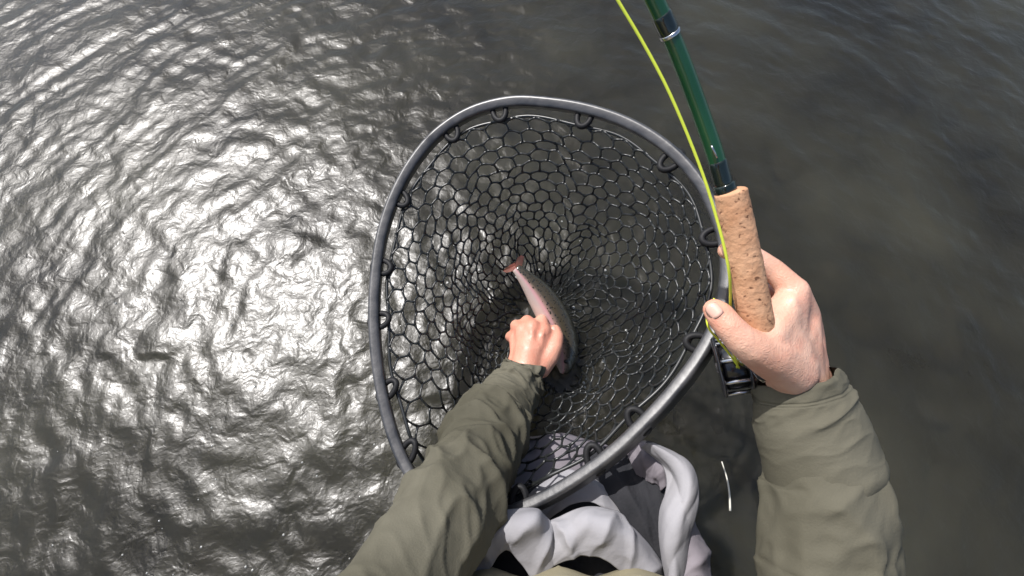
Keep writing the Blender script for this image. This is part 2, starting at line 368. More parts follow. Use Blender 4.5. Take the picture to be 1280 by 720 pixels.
# net bag: a honeycomb of rubber strands hanging from the hoop
NC = 45
inner = [HC+(Vector(p)-HC)*0.925-hn*0.004 for p in hoop_c]
B0 = P(686, 392, 0.84)
def rim(u):
    x = (u % 1.0)*160; i = int(x); f = x-i
    return inner[i % 160]*(1-f)+inner[(i+1) % 160]*f
HCI = sum((Vector(p) for p in inner), Vector())/160
def bag(u, t):
    # t 0..1 from the rim to the gathered bottom
    near = max(0.0, min(1.0, (-(rim(u)-HCI).normalized().y+0.1)/0.8)); near = near*near*(3-2*near)
    h = min(t, 1)**(1.45-0.55*near)                      # depth along the axis
    s = 1.0-0.68*t-0.24*t**6
    c = HCI.lerp(B0, h)
    c = c+Vector((0.012*math.sin(t*5), 0.0, 0))
    r = rim(u)-HCI
    p = c+r*max(s, 0.06)
    fold = 0.010*t*(1-0.3*t)*math.sin(2*math.pi*u*7+3*t)+0.006*t*math.sin(2*math.pi*u*13-4*t+1)
    p = p+r.normalized()*fold
    q = Vector((math.cos(2*math.pi*u)*2.3, math.sin(2*math.pi*u)*2.3, t*4))
    p = p+Vector((mnoise.noise(q*2.1), mnoise.noise(q*2.1+Vector((7, 1, 3))), mnoise.noise(q*2.1+Vector((2, 9, 5)))))*0.0075*min(1, t*5)
    p = p+Vector((mnoise.noise(q*7), mnoise.noise(q*7+Vector((7, 1, 3))), mnoise.noise(q*7+Vector((2, 9, 5)))))*0.0028*min(1, t*6)
    return below(p)
NR = 18
verts = {}
def nv(j, k):
    k %= 2*NC
    if (j, k) not in verts:
        u = (k+(j % 2))/(2*NC); zig = 0.5 if (k % 2) else 0.0
        verts[(j, k)] = bag(u, min(1.0, 0.006+((j*1.5+zig)/(NR*1.5))**0.84))
    return verts[(j, k)]
edges = []
for j in range(NR):
    for k in range(2*NC):
        edges.append((nv(j, k), nv(j, k+1)))
    if j < NR-1:
        for k in range(2*NC):
            if k % 2 == 1:
                # low vertex at column position k+(j%2) joins the high vertex of the next row at the same position
                kk = (k+(j % 2)-((j+1) % 2)) % (2*NC)
                edges.append((nv(j, k), nv(j+1, kk)))
axis_pt = lambda p: HCI.lerp(B0, max(0, min(1, (p-HCI).dot((B0-HCI).normalized())/(B0-HCI).length)))
V, F = [], []
for a, b in edges:
    if (a-b).length > 0.09 or (a-b).length < 1e-4: continue
    out = ((a+b)*0.5-axis_pt((a+b)*0.5)); out = out.normalized() if out.length > 1e-6 else Vector((0, 0, 1))
    mid = (a+b)*0.5+out*0.0012
    rr = 0.0017
    vv, ff = tube_verts([a, a.lerp(mid, 0.66), b.lerp(mid, 0.66), b], [rr*1.25, rr*0.85, rr*0.85, rr*1.25], 5)
    o = len(V); V += vv; F += [tuple(i+o for i in f) for f in ff]
bagm = mesh('net_bag', V, F, M['rubber'], net)
# water drops clinging to the strands
db = bmesh.new(); keys = [p for (j, k), p in verts.items() if j >= 3]
for p in random.sample(keys, 260):
    r = random.uniform(.0012, .0024); q = p+Vector((random.uniform(-1, 1), random.uniform(-1, 1), random.uniform(-1, .4)))*.0014
    bmesh.ops.create_icosphere(db, subdivisions=2, radius=r, matrix=Matrix.Translation(q))
me = bpy.data.meshes.new('water_drops'); db.to_mesh(me); db.free()
wd = link('water_drops', me, M['drop'], net); wd['kind'] = 'stuff'
# rim cord and the loops that tie it to the hoop
cord = [below(rim(i/220))-hn*0.002+(rim(i/220)-HCI).normalized()*(0.002*math.sin(i*0.34)) for i in range(220)]
tube('rim_cord', cord, 0.0022, M['rubber'], net, 8, closed=True)
clip_px = [(625, 130), (738, 138), (842, 192), (903, 290), (885, 432), (800, 537), (745, 585), (650, 638), (505, 573), (478, 490), (470, 405), (473, 330), (497, 240), (560, 158)]
for cxp, cyp in clip_px:
    tgt = P(cxp, cyp, hoop_d(cxp, cyp)); i = min(range(160), key=lambda q: (Vector(hoop_c[q])-tgt).length)
    c = Vector(hoop_c[i]); inn = Vector(inner[i]); T = (Vector(hoop_c[(i+1) % 160])-Vector(hoop_c[i-1])).normalized()
    mid = (c+inn)/2; ax = (inn-c); L = ax.length; axn = ax.normalized()
    loop = []
    for q in range(20):
        t = 2*math.pi*q/20
        loop.append(mid+axn*math.cos(t)*(L*0.5+0.0065)+T*math.sin(t)*0.009+hn*(0.004*math.cos(t)+0.003))
    tube('tie_loop', loop, 0.0038, M['clip'], net, 8, closed=True)

# ------------------------------------------------------------------ trout
spine = [(P(645, 335, .742), .0062), (P(651, 341, .742), .0085), (P(661, 352, .745), .0125), (P(674, 368, .750), .0180), (P(688, 390, .754), .0210),
         (P(699, 414, .758), .0218), (P(705, 438, .760), .0195), (P(706, 456, .762), .013), (P(704, 467, .762), .005)]
trout = thing('trout', 'small silver and olive trout with a reddish tail held in the net', 'fish', P(685, 400, .785))
arr = catmull([(*p, r) for p, r in spine], 60); V, F, FL = [], [], []; NS = 28
bellydir = (P(600, 405, .735)-P(690, 385, .725)).normalized()
fr = frames(arr[:, :3], up=bellydir)
for i in range(60):
    T, N, B = fr[i]; c = Vector(arr[i, :3]); r = arr[i, 3]*1.1
    for j in range(NS):
        t = 2*math.pi*j/NS; V.append(c+N*math.cos(t)*r*1.05+B*math.sin(t)*r*0.72); FL.append((0.5-0.5*math.cos(t))**0.82)
for i in range(59):
    for j in range(NS): F.append((i*NS+j, i*NS+(j+1) % NS, (i+1)*NS+(j+1) % NS, (i+1)*NS+j))
F.append(tuple(range(NS))[::-1]); F.append(tuple(59*NS+j for j in range(NS)))
tb = mesh('body', V, F, M['fish'], trout)
a = tb.data.attributes.new('flank', 'FLOAT', 'POINT'); a.data.foreach_set('value', FL)
def fin(name, outline, th, m, parent):
    """a thin ribbed fin with thickness from a closed outline; centre fan"""
    o = [Vector(p) for p in outline]; c = sum(o, Vector())/len(o); nrm = (o[1]-o[0]).cross(o[len(o)//2]-o[0]).normalized(); k = len(o); V, F = [c+nrm*th*1.4, c-nrm*th*1.4], []
    for p in o: V.append(p+nrm*th*0.4); V.append(p-nrm*th*0.4)
    for i in range(k):
        a, b = 2+2*i, 2+2*((i+1) % k); F += [(0, a, b), (1, b+1, a+1), (a, a+1, b+1, b)]
    return mesh(name, V, F, m, parent, False)
fin('tail_fin', [P(646, 339, .740), P(640, 339, .742), P(633, 341, .746), P(629, 339, .748), P(632, 335, .745), P(638, 331, .742), P(644, 328, .74), P(647, 322, .741), P(652, 319, .742), P(655, 321, .742), P(654, 328, .742), P(652, 334, .742), P(651, 340, .743)], 0.0015, M['fin'], trout)
fin('dorsal_fin', [P(690, 378, .755), P(695, 377, .757), P(703, 388, .760), P(707, 402, .762), P(700, 402, .760)], 0.001, M['dfin'], trout)
fin('pectoral_fin', [P(689, 432, .745), P(685, 424, .738), P(688, 418, .738), P(694, 426, .744)], 0.001, M['fin'], trout)
ev = Vector(arr[52, :3])+fr[52][2]*0.012*(1 if fr[52][2].z > 0 else -1)
bm = bmesh.new(); bmesh.ops.create_uvsphere(bm, u_segments=12, v_segments=8, radius=0.0035, matrix=Matrix.Translation(ev)); me = bpy.data.meshes.new('eye'); bm.to_mesh(me); bm.free(); link('eye', me, M['eye'], tb)

# ------------------------------------------------------------------ fly rod, reel, line
rod = thing('fly_rod', 'green fly rod with cork grip and black reel held in the right hand', 'fishing rod', P(945, 420, .42))
gt, gb = P(913, 238, .385), P(950, 425, .418)
gax = (gt-gb).normalized()
def grip_r(s):  # s 0 butt .. 1 top
    return 0.0141-0.0015*s+0.0006*math.sin(s*math.pi)
cork = [(gb.lerp(gt, q), grip_r(q)) for q in np.linspace(0, .985, 20)]+[(gb.lerp(gt, .994), grip_r(1)-.0006), (gt, grip_r(1)-.0022), (gt+gax*.0006, .0088)]
loft('cork_grip', cork, 130, 40, M['cork'], rod, lambda q, th, p: nz(p, 260, 2)*0.00035+nz(p, 60, 5)*0.0003)
blank = [(gt-gax*0.01, .0070), (P(905, 232, .384), .0068), (P(893, 190, .374), .0067), (P(870, 125, .358), .0066), (P(846, 62, .342), .0065), (P(818, 0, .325), .0064)]
pL = P(818, 0, .325); dL = (P(818, 0, .325)-P(846, 62, .342)).normalized()
for k in range(1, 9):
    q = k*0.28; blank.append((pL+dL*q+Vector((-0.02, 0.02, -0.055))*(q*q), .0064*(1-q/2.5)+.0008))
loft('blank', blank, 220, 16, M['blank'], rod)
def band(name, i0, px0, px1, r, m):
    a, b = P(*px0), P(*px1); return loft(name, [(a, r*0.9), (a.lerp(b, .15), r), (a.lerp(b, .85), r), (b, r*0.9)], 10, 18, m, rod)
band('winding_check', 0, (908, 240, .385), (904.5, 230, .3835), .0086, M['wrap'])
band('thread_wrap', 0, (905, 232, .384), (896, 200, .3765), .0073, M['wrap'])
band('thread_wrap', 0, (837.5, 42, .3366), (826, 17, .3295), .0070, M['wrap'])
band('ferrule_ring', 0, (838.6, 45, .3375), (836.6, 40, .336), .0074, M['metal'])
# hook keeper: a small wire loop above the grip
kp = P(893, 190, .374)+(P(640, 360, 0.0)-P(893, 190, .374)).normalized()*0.0075
tube('hook_keeper', [kp+dL*math.cos(t)*0.006+(P(640, 360, 0)-kp).normalized()*0.004*abs(math.sin(t)) for t in np.linspace(0, math.pi, 9)], 0.0008, M['metal'], rod, 6)
# reel seat inside the fist and the reel below it
sb = gb-gax*0.026
loft('reel_seat', [(gb+gax*0.004, .0125), (gb-gax*0.01, .0105), (gb-gax*0.02, .0105), (sb, .0115), (sb-gax*0.01, .008)], 20, 20, M['reel'], rod)
rc = P(933, 454, .482)
rax = (Vector((0.75, 0.1, 0.35))-gax*Vector((0.75, 0.1, 0.35)).dot(gax)).normalized()
def disc(name, c, ax, r, th, m, parent, ns=48, hole=0.0):
    nn = ax.orthogonal().normalized(); bb = ax.cross(nn); V, F = [], []
    prof = [(hole, -th/2), (r-.002, -th/2), (r, -th/2+.002), (r, th/2-.002), (r-.002, th/2), (hole, th/2)]
    for q, z in prof:
        for j in range(ns):
            t = 2*math.pi*j/ns; V.append(c+ax*z+(nn*math.cos(t)+bb*math.sin(t))*q)
    k = len(prof)
    for i in range(k-1 if not hole else k):
        for j in range(ns): F.append((i*ns+j, i*ns+(j+1) % ns, ((i+1) % k)*ns+(j+1) % ns, ((i+1) % k)*ns+j))
    return mesh(name, V, F, m, parent)
reel = disc('reel', rc, rax, .031, .004, M['reel'], rod, hole=.006)
disc('reel_plate', rc-rax*0.026, rax, .031, .004, M['reel'], reel, hole=.006)
disc('spool', rc-rax*0.013, rax, .024, .022, M['reel'], reel, hole=.005)
disc('spool_hub', rc-rax*0.012, rax, .007, .034, M['metal'], reel, hole=.001)
for k in range(8):
    t = 2*math.pi*k/8; nn = rax.orthogonal().normalized(); bb = rax.cross(nn)
    q = rc+(nn*math.cos(t)+bb*math.sin(t))*.0275
    tube('reel_pillar', [q-rax*0.027, q+rax*0.003], .0022, M['metal'], reel, 8)
tube('reel_foot', [gb-gax*0.035-(gb-rc).normalized()*0.009, gb-gax*0.035-(gb-gax*0.035-rc)*0.55, rc-rax*0.013+(gb-rc).normalized()*0.03], .005, M['metal'], rod, 10)

lp = [P(735, -80, .317), P(772, 0, .330), P(803, 52, .338), P(833, 108, .346), P(858, 165, .355), P(880, 222, .364), P(895, 270, .371), (P(906, 312, .377)), P(912, 345, .385), P(913, 375, .405), P(912, 405, .425), P(914, 432, .44), P(922, 458, .457), rc-rax*0.013]
q0 = P(772, 0, .330); qd = (q0-P(803, 52, .338)).normalized()
lp = [pL+dL*1.3+Vector((-.03, .01, -.14)), q0+(qd*.3+dL*.7)*.55, q0+(qd*.65+dL*.35)*.22, q0+qd*.08]+lp[1:]
lc = catmull(lp, 150)
ln = tube('fishing_line', lc, 0.0012, M['line'], None, 8)
ln['label'] = 'thin neon yellow fly line running along the green rod to the reel'; ln['category'] = 'fishing line'
lq = catmull([P(893, 373, .426), P(884, 394, .43), P(886, 410, .43), P(897, 424, .436), P(912, 443, .45), P(924, 460, .462)], 40)
ls = tube('slack_line', lq, 0.0010, M['line'], None, 8)
ls['label'] = 'short slack loop of yellow line pinched under the right thumb'; ls['category'] = 'fishing line'

# ------------------------------------------------------------------ person
person = thing('person', 'wading angler in olive jacket and grey waders holding rod and fish', 'person', (0.05, 0.0, BED))
balls = []      # (centre, radius vector)
def cap(a, ra, b, rb, flat=None):
    L = (b-a).length; n = max(2, int(L/(0.30*min(ra, rb)))+1)
    for i in range(n+1):
        t = i/n; balls.append((a.lerp(b, t), ra*(1-t)+rb*t))
def chain(pts):
    for (a, ra), (b, rb) in zip(pts[:-1], pts[1:]): cap(a, ra, b, rb)
# right hand: fist round the cork, thumb laid along the hoop
RW = P(1000, 486, .452)
chain([(RW, .026), (P(978, 440, .436), .026), (P(965, 412, .428), .0225)])
imc, mmc, rmc, pmc = P(993, 364, .432), P(1006, 392, .446), P(1013, 424, .462), P(1016, 452, .476)
chain([(RW+Vector((-.008, 0, .004)), .020), (P(985, 400, .433), .0165), (imc, .0135)])
chain([(RW, .021), (P(1004, 430, .443), .0165), (mmc, .0132)])
chain([(RW+Vector((.004, 0, -.004)), .020), (P(1011, 448, .456), .0155), (rmc, .0128)])
chain([(RW+Vector((.006, 0, -.010)), .019), (P(1015, 465, .466), .015), (pmc, .0118)])
chain([(imc, .0130), (mmc, .0132), (rmc, .0130), (pmc, .0120), (P(1016, 468, .466), .017)])      # back of the hand between the knuckles
chain([(P(998, 420, .440), .0165), (P(1010, 452, .455), .0175), (RW+Vector((.006, 0, -.004)), .022)])
chain([(imc, .0128), (P(966, 337, .438), .0108), (P(938, 318, .438), .0098), (P(914, 313, .420), .0088), (P(908, 313, .402), .0078)])
chain([(mmc, .0128), (P(975, 372, .466), .0108), (P(938, 362, .452), .0098), (P(928, 362, .428), .0085)])
chain([(rmc, .0122), (P(985, 408, .482), .0102), (P(950, 402, .468), .0092), (P(940, 398, .445), .0082)])
chain([(pmc, .0112), (P(992, 440, .49), .0092), (P(962, 432, .478), .0082), (P(954, 428, .460), .0075)])
chain([(P(988, 462, .434), .0235), (P(962, 444, .416), .0205), (P(940, 434, .405), .0158), (P(926, 424, .402), .0138), (P(911, 408, .402), .0126), (P(900, 394, .405), .0122), (P(893, 387, .410), .0100)])
chain([(P(958, 424, .414), .016), (P(972, 402, .424), .017), (P(985, 380, .43), .0145)])           # web of the thumb
for a, b in ((P(996, 455, .424), P(991, 376, .417)), (P(1008, 455, .430), P(1006, 396, .4325)), (P(1016, 468, .440), P(1014, 430, .4495))):
    cap(a, .004, b, .0045)                                                                          # tendons
# right arm
RE, RS = P(1092, 855, .42), Vector((0.235, -0.22, 0.50))
chain([(RW, .026), (P(1020, 552, .449), .033), (P(1030, 640, .444), .036), (P(1031, 690, .440), .037), (P(1045, 770, .430), .039), (RE, .044), (RE.lerp(RS, .5), .050), (RS, .062)])
# left hand: back of the hand up, fingers closed under the trout
LW = P(657, 462, .700)
P_ = P
def P(px, py, d): return P_(667+(px-661)*.90, 464+(py-464)*.90, d)      # the left hand is a little smaller in view
li, lm, lr, lpk = P(674, 409, .714), P(659, 404, .712), P(646, 408, .718), P(637, 419, .726)
chain([(LW, .025), (P(655, 438, .706), .025), (P(656, 420, .714), .021)])
chain([(LW+Vector((.008, 0, 0)), .019), (P(668, 435, .708), .0165), (li, .0135)])
chain([(LW, .020), (P(658, 432, .706), .0165), (lm, .0135)])
chain([(LW+Vector((-.008, 0, 0)), .019), (P(649, 434, .708), .0155), (lr, .013)])
chain([(LW+Vector((-.012, 0, -.004)), .018), (P(641, 440, .714), .0145), (lpk, .0118)])
chain([(li, .0125), (P(672, 394, .738), .0105), (P(668, 398, .768), .0095), (P(680, 404, .782), .0085)])
chain([(lm, .0125), (P(652, 395, .738), .0108), (P(656, 405, .770), .0098), (P(672, 414, .787), .0088)])
chain([(lr, .012), (P(637, 401, .742), .0105), (P(645, 415, .772), .0095), (P(664, 425, .790), .0085)])
chain([(lpk, .011), (P(629, 416, .748), .0092), (P(640, 430, .772), .0082), (P(656, 438, .784), .0075)])
chain([(P(668, 457, .705), .020), (P(682, 444, .704), .0155), (P(690, 430, .708), .0128), (P(693, 417, .716), .0112), (P(691, 407, .726), .0092)])
for a, b in ((P(668, 446, .690), P(673, 412, .6995)), (P(659, 446, .687), P(659, 408, .698)), (P(650, 448, .690), P(647, 412, .7045))):
    cap(a, .0038, b, .0042)
P = P_
LS = Vector((-0.155, -0.20, 0.47))
chain([(LW, .024), (P(637, 496, .668), .026)]+[(c, r*0.66) for c, r in ARM]+[(LE, .040), (LE.lerp(LS, .5), .05), (LS, .062)])
# trunk, neck, head, legs
pel, chest = Vector((.05, -.20, .05)), Vector((.04, -.22, .42))
for dx in (-.07, 0, .07): chain([(pel+Vector((dx, 0, 0)), .11), (Vector((.045+dx, -.21, .22)), .105), (chest+Vector((dx*1.3, 0, 0)), .115)])
chain([(LS, .062), (chest+Vector((0, -.02, .08)), .09), (RS, .062)])
HD = Vector((0.0, -.17, .76))
chain([(chest+Vector((0, -.02, .08)), .07), (Vector((.02, -.22, .60)), .058), (HD+Vector((0, -.03, -.06)), .058)])
chain([(HD+Vector((0, -.035, .02)), .088), (HD+Vector((0, .01, .0)), .083), (HD+Vector((0, .03, -.07)), .060)])
chain([(HD+Vector((0, .088, -.045)), .010), (HD+Vector((0, .108, -.075)), .014)])                   # nose
for s in (-1, 1):
    chain([(HD+Vector((s*.088, -.03, -.01)), .012), (HD+Vector((s*.09, -.035, -.05)), .011)])          # ears
    chain([(HD+Vector((s*.025, .09, -.10)), .009), (HD+Vector((0, .098, -.105)), .009)])              # lips
hips = {-1: Vector((-.045, -.17, .02)), 1: Vector((.145, -.17, .02))}
knee = {-1: Vector((-.06, .03, -.36)), 1: Vector((.16, .02, -.36))}
foot = {-1: Vector((-.07, -.06, BED+.07)), 1: Vector((.17, -.06, BED+.07))}
for s in (-1, 1):
    chain([(hips[s], .085), (hips[s].lerp(knee[s], .5), .075), (knee[s], .055), (knee[s].lerp(foot[s], .4), .055), (foot[s], .042), (foot[s]+Vector((0, .15, -.02)), .035)])
def remesh(name, items, voxel, smooth_it, m, parent):
    bm = bmesh.new(); bmesh.ops.create_icosphere(bm, subdivisions=2, radius=1.0)
    bv = np.array([v.co[:] for v in bm.verts]); bf = np.array([[v.index for v in f.verts] for f in bm.faces]); bm.free()
    V = np.concatenate([bv*r+np.array(c[:]) for c, r in items]); F = np.concatenate([bf+i*len(bv) for i in range(len(items))])
    me = bpy.data.meshes.new(name+'_src'); me.from_pydata(V.tolist(), [], F.tolist()); me.update()
    o = bpy.data.objects.new(name+'_src', me); COL.objects.link(o)
    md = o.modifiers.new('r', 'REMESH'); md.mode = 'VOXEL'; md.voxel_size = voxel; md.use_smooth_shade = True
    if smooth_it:
        sm = o.modifiers.new('s', 'SMOOTH'); sm.iterations = smooth_it; sm.factor = 0.5
    dg = bpy.context.evaluated_depsgraph_get(); nm = bpy.data.meshes.new_from_object(o.evaluated_get(dg)); nm.name = name
    bpy.data.objects.remove(o)
    return link(name, nm, m, parent)
body = remesh('body', balls, 0.0026, 5, M['skin'], person)
co_ = np.empty(len(body.data.vertices)*3, np.float32); body.data.vertices.foreach_get('co', co_); co_ = co_.reshape(-1, 3)
rd = np.zeros(len(co_), np.float32); hc = np.array(P(660, 430, .72)[:])
rd += np.clip(1.6-np.linalg.norm(co_-hc, axis=1)/0.055, 0, 1)*0.8                    # cold wet hand: ruddier
for kp_ in (imc, mmc, rmc, pmc, P(911, 408, .402), P(893, 387, .410), li, lm, lr, lpk):
    rd += np.exp(-(np.linalg.norm(co_-np.array(kp_[:]), axis=1)/0.016)**2)*0.35        # knuckles, thumb tip
at_ = body.data.attributes.new('ruddy', 'FLOAT', 'POINT'); at_.data.foreach_set('value', np.clip(rd, 0, 1))
# thumb nails
def nail(c, along, nrm, w, l):
    along = along.normalized(); nrm = (nrm-along*nrm.dot(along)).normalized(); sd = along.cross(nrm); V, F = [], []
    for i in range(7):
        for j in range(7):
            u, v = i/3-1, j/3-1; ww = w*(1-0.18*abs(u)**3)
            V.append(c+along*u*l*0.5*(1-0.25*v*v*(1 if u > 0 else 0.3))+sd*v*ww*0.5-nrm*(v*v*w*0.22+0.0010*(u > 0.9)))
    for i in range(6):
        for j in range(6): F.append((i*7+j, i*7+j+1, (i+1)*7+j+1, (i+1)*7+j))
    o = mesh('thumbnail', V, F, M['nail'], body); md = o.modifiers.new('t', 'SOLIDIFY'); md.thickness = 0.0012; return o
tip = P(896, 390, .4075); cdir = (Vector((0, 0, CAM_H))-tip).normalized()
nail(tip+cdir*0.0122+Vector((-.003, .0015, 0)), P(893, 387, .410)-P(911, 408, .402), cdir+Vector((-.35, .1, 0)), .0125, .0135)
nail(P(693, 411, .7145), P(691, 407, .722)-P(693, 420, .712), Vector((.25, .1, .9)), .009, .010)

for sx in (-1, 1):
    bm = bmesh.new(); bmesh.ops.create_uvsphere(bm, u_segments=16, v_segments=10, radius=.0125, matrix=Matrix.Translation(HD+Vector((sx*.034, .076, -.028))))
    me = bpy.data.meshes.new('eye'); bm.to_mesh(me); bm.free(); e_ = link('eye', me, M['eyewhite'], body)
    bm = bmesh.new(); bmesh.ops.create_uvsphere(bm, u_segments=12, v_segments=8, radius=.0055, matrix=Matrix.Translation(HD+Vector((sx*.034, .084, -.0315))))
    me = bpy.data.meshes.new('iris'); bm.to_mesh(me); bm.free(); i_ = link('iris', me, M['eye'], body)
# hair on the head behind the camera
hb = [(HD+Vector((0, -.04, .03)), .090), (HD+Vector((0, -.06, .01)), .088), (HD+Vector((0, -.07, -.03)), .075), (HD+Vector((0, .0, .035)), .073)]
remesh('hair', hb, 0.006, 2, M['hair'], person)

# jacket trunk with upper arms
jk = []
def jcap(a, ra, b, rb):
    n = max(2, int((b-a).length/(0.25*min(ra, rb)))+1)
    for i in range(n+1): t = i/n; jk.append((a.lerp(b, t), ra*(1-t)+rb*t))
for dx in (-.075, 0, .075):
    jcap(Vector((.05+dx, -.190, .20)), .131, Vector((.045+dx, -.205, .30)), .130); jcap(Vector((.045+dx, -.205, .30)), .125, chest+Vector((dx*1.3, 0, .01)), .125)
jcap(LS, .074, chest+Vector((0, -.02, .085)), .098); jcap(chest+Vector((0, -.02, .085)), .098, RS, .074)
jcap(LS, .074, LE.lerp(LS, .15), .050); jcap(RS, .074, RE.lerp(RS, .12), .060)
jacket = remesh('jacket', jk, 0.006, 6, M['khaki'], person)

# forearm sleeves with their folds
def sleeve_disp(amp, f1, ph, seed, fine=1.0):
    def d(s, th, p):
        c, q = math.cos(th), math.sin(th)
        sk = s*f1+0.55*math.sin(th+ph)
        n1 = mnoise.noise(Vector((sk+seed, c*0.9, q*0.9+seed))); n2 = mnoise.noise(Vector((sk*2.1+seed*3, c*1.6+4, q*1.6)))
        n3 = mnoise.noise(Vector((sk*4.3+seed, c*3.0, q*3.0+2)))
        r1 = 1-min(1, abs(n1)*2.6); r2 = 1-min(1, abs(n2)*2.6); r3 = 1-min(1, abs(n3)*2.6)
        e = 1-0.65*max(0.0, min(1.0, (s-0.36)/0.15))
        return e*amp*(1.15*r1*r1+0.50*r2*r2+0.12*r3*fine-0.6)-0.0012*math.exp(-((s-fine*0.16)/0.012)**2)-0.0012*math.exp(-((s-fine*0.19)/0.006)**2)+nz(p, 9, seed+3)*0.007
    return d
loft('sleeve', [(P(626, 512, .660), .038), (P(622, 517, .655), .048)]+ARM+[(LE.lerp(LS, .15), .056), (LE.lerp(LS, .4), .066), (LE.lerp(LS, .75), .076), (LS+Vector((.01, 0, .01)), .080)], 240, 120, M['olive'], person, sleeve_disp(.0068, 9, 0.4, 3.3), cap=False)
loft('cuff', [(P(659, 457, .700), .0265), (P(658.5, 459, .6995), .0305), (P(655, 466, .698), .0325), (P(649, 477, .690), .0365), (P(641, 490, .680), .0410), (P(633, 500, .671), .0440), (P(627, 510, .661), .0465), (P(620, 520, .650), .0440)], 100, 100, M['olive'], person, sleeve_disp(.0060, 4.5, 1.3, 8.1), cap=False)
loft('cuff', [(P(996, 470, .452), .0345), (P(997.5, 475, .452), .0390), (P(1003, 494, .452), .0425), (P(1010, 520, .451), .0475), (P(1019, 552, .449), .0500), (P(1026, 578, .447), .0515), (P(1031, 592, .446), .0525), (P(1032, 595, .446), .0500)], 110, 100, M['olive'], person, sleeve_disp(.0030, 3.0, 2.2, 2.7), cap=False)
loft('sleeve', [(P(1022, 572, .448), .046), (P(1030, 600, .446), .0515), (P(1030, 640, .444), .0530), (P(1031, 690, .440), .0545), (P(1045, 770, .430), .0570), (RE, .060), (RE.lerp(RS, .15), .066), (RE.lerp(RS, .4), .072), (RE.lerp(RS, .75), .077), (RS+Vector((-.01, 0, .01)), .080)], 180, 110, M['olive'], person, sleeve_disp(.0055, 6.5, 2.6, 6.6), cap=False)

# wader legs and hips
for s in (-1, 1):
    lg = loft('wader_leg', [(hips[s]+Vector((0, .02, .05)), .108), (hips[s], .110), (hips[s].lerp(knee[s], .5), .096), (knee[s], .078), (knee[s].lerp(foot[s], .4), .075), (foot[s]+Vector((0, 0, .04)), .066)], 90, 48, M['lilac'], person,
         lambda s_, th, p: nz(p, 9, 1.5)*0.012+nz(p, 22, 4.5)*0.006+0.004*math.sin(40*s_+2*nz(p, 8, 2)))
    f0 = foot[s]; loft('wading_boot', [(f0+Vector((0, -.06, -.02)), .035), (f0+Vector((0, -.02, -.01)), .05), (f0+Vector((0, .06, -.015)), .05), (f0+Vector((0, .16, -.025)), .044), (f0+Vector((0, .21, -.03)), .025)], 30, 24, M['char'], lg, ell=1.0)
def ring_loft(name, rings, nseg, m, disp=None):
    """rings: (cx, cy, z, rx, ry)"""
    a = catmull([(r[0], r[1], r[2], r[3], r[4]) for r in rings], 50); V, F = [], []
    for i in range(50):
        for j in range(nseg):
            t = 2*math.pi*j/nseg; p = Vector((a[i, 0]+a[i, 3]*math.cos(t), a[i, 1]+a[i, 4]*math.sin(t), a[i, 2]))
            if disp: p += Vector((math.cos(t), math.sin(t), 0))*disp(p)
            V.append(p)
    for i in range(49):
        for j in range(nseg): F.append((i*nseg+j, i*nseg+(j+1) % nseg, (i+1)*nseg+(j+1) % nseg, (i+1)*nseg+j))
    F.append(tuple(range(nseg))[::-1]); F.append(tuple(49*nseg+j for j in range(nseg)))
    return mesh(name, V, F, m, person)
ring_loft('trousers', [(.05, -.165, .00, .165, .150), (.05, -.15, .06, .172, .165), (.05, -.145, .12, .166, .165), (.05, -.16, .150, .15, .14), (.05, -.18, .16, .12, .10)], 80, M['char'], lambda p: nz(p, 12, 3)*0.012)
ring_loft('wader_hip', [(.05, -.12, -.14, .185, .165), (.052, -.085, -.02, .190, .175), (.055, -.085, .045, .184, .175), (.055, -.10, .080, .165, .152), (.055, -.14, .095, .13, .10)], 90, M['lilac'], lambda p: nz(p, 10, 7)*0.012+nz(p, 24, 2)*0.006)

def drape(name, rows, nu, nv_, m, folds=(), amp=0.0022, seed=0.0, th=0.0012, flat=0, shift=0.0):
    """a sheet of cloth through rows of points; folds: (u centre, width, height, lean) pinched creases running across it"""
    R = [catmull([P(q[0], q[1], shift+flat+(q[2]-flat)*0.62 if flat else q[2]) for q in r], nu) for r in rows]; R = np.array(R); V, F = [], []
    g = np.array([catmull(R[:, i], nv_) for i in range(nu)])       # nu x nv x 3
    for i in range(nu):
        for j in range(nv_):
            p = Vector(g[i, j]); a = Vector(g[min(i+1, nu-1), j]-g[max(i-1, 0), j]); b = Vector(g[i, min(j+1, nv_-1)]-g[i, max(j-1, 0)])
            n = a.cross(b).normalized(); u, v = i/(nu-1), j/(nv_-1); dsp = 0
            for fu, fw, fh, ln in folds:
                x = (u-fu-ln*(v-0.5)-0.02*nz((u, v, seed), 5, seed))/fw
                dsp += fh*(max(0, 1-abs(x))**1.5)*(0.35+0.65*math.sin(math.pi*min(1, 0.15+v)))
            q = Vector((u*2.6+v*0.8+seed, v*1.3, seed)); rg = 1-min(1, 2.0*abs(mnoise.noise(q))); rg2 = 1-min(1, 2.0*abs(mnoise.noise(Vector((u*5+v*1.5, v*1.6-u*2, seed+2)))))
            V.append(p-n*(dsp+amp*(0.9*rg*rg+0.35*rg2*rg2)))
    for i in range(nu-1):
        for j in range(nv_-1): F.append((i*nv_+j, i*nv_+j+1, (i+1)*nv_+j+1, (i+1)*nv_+j))
    o = mesh(name, V, F, m, person); md = o.modifiers.new('t', 'SOLIDIFY'); md.thickness = th; md.offset = 0
    return o
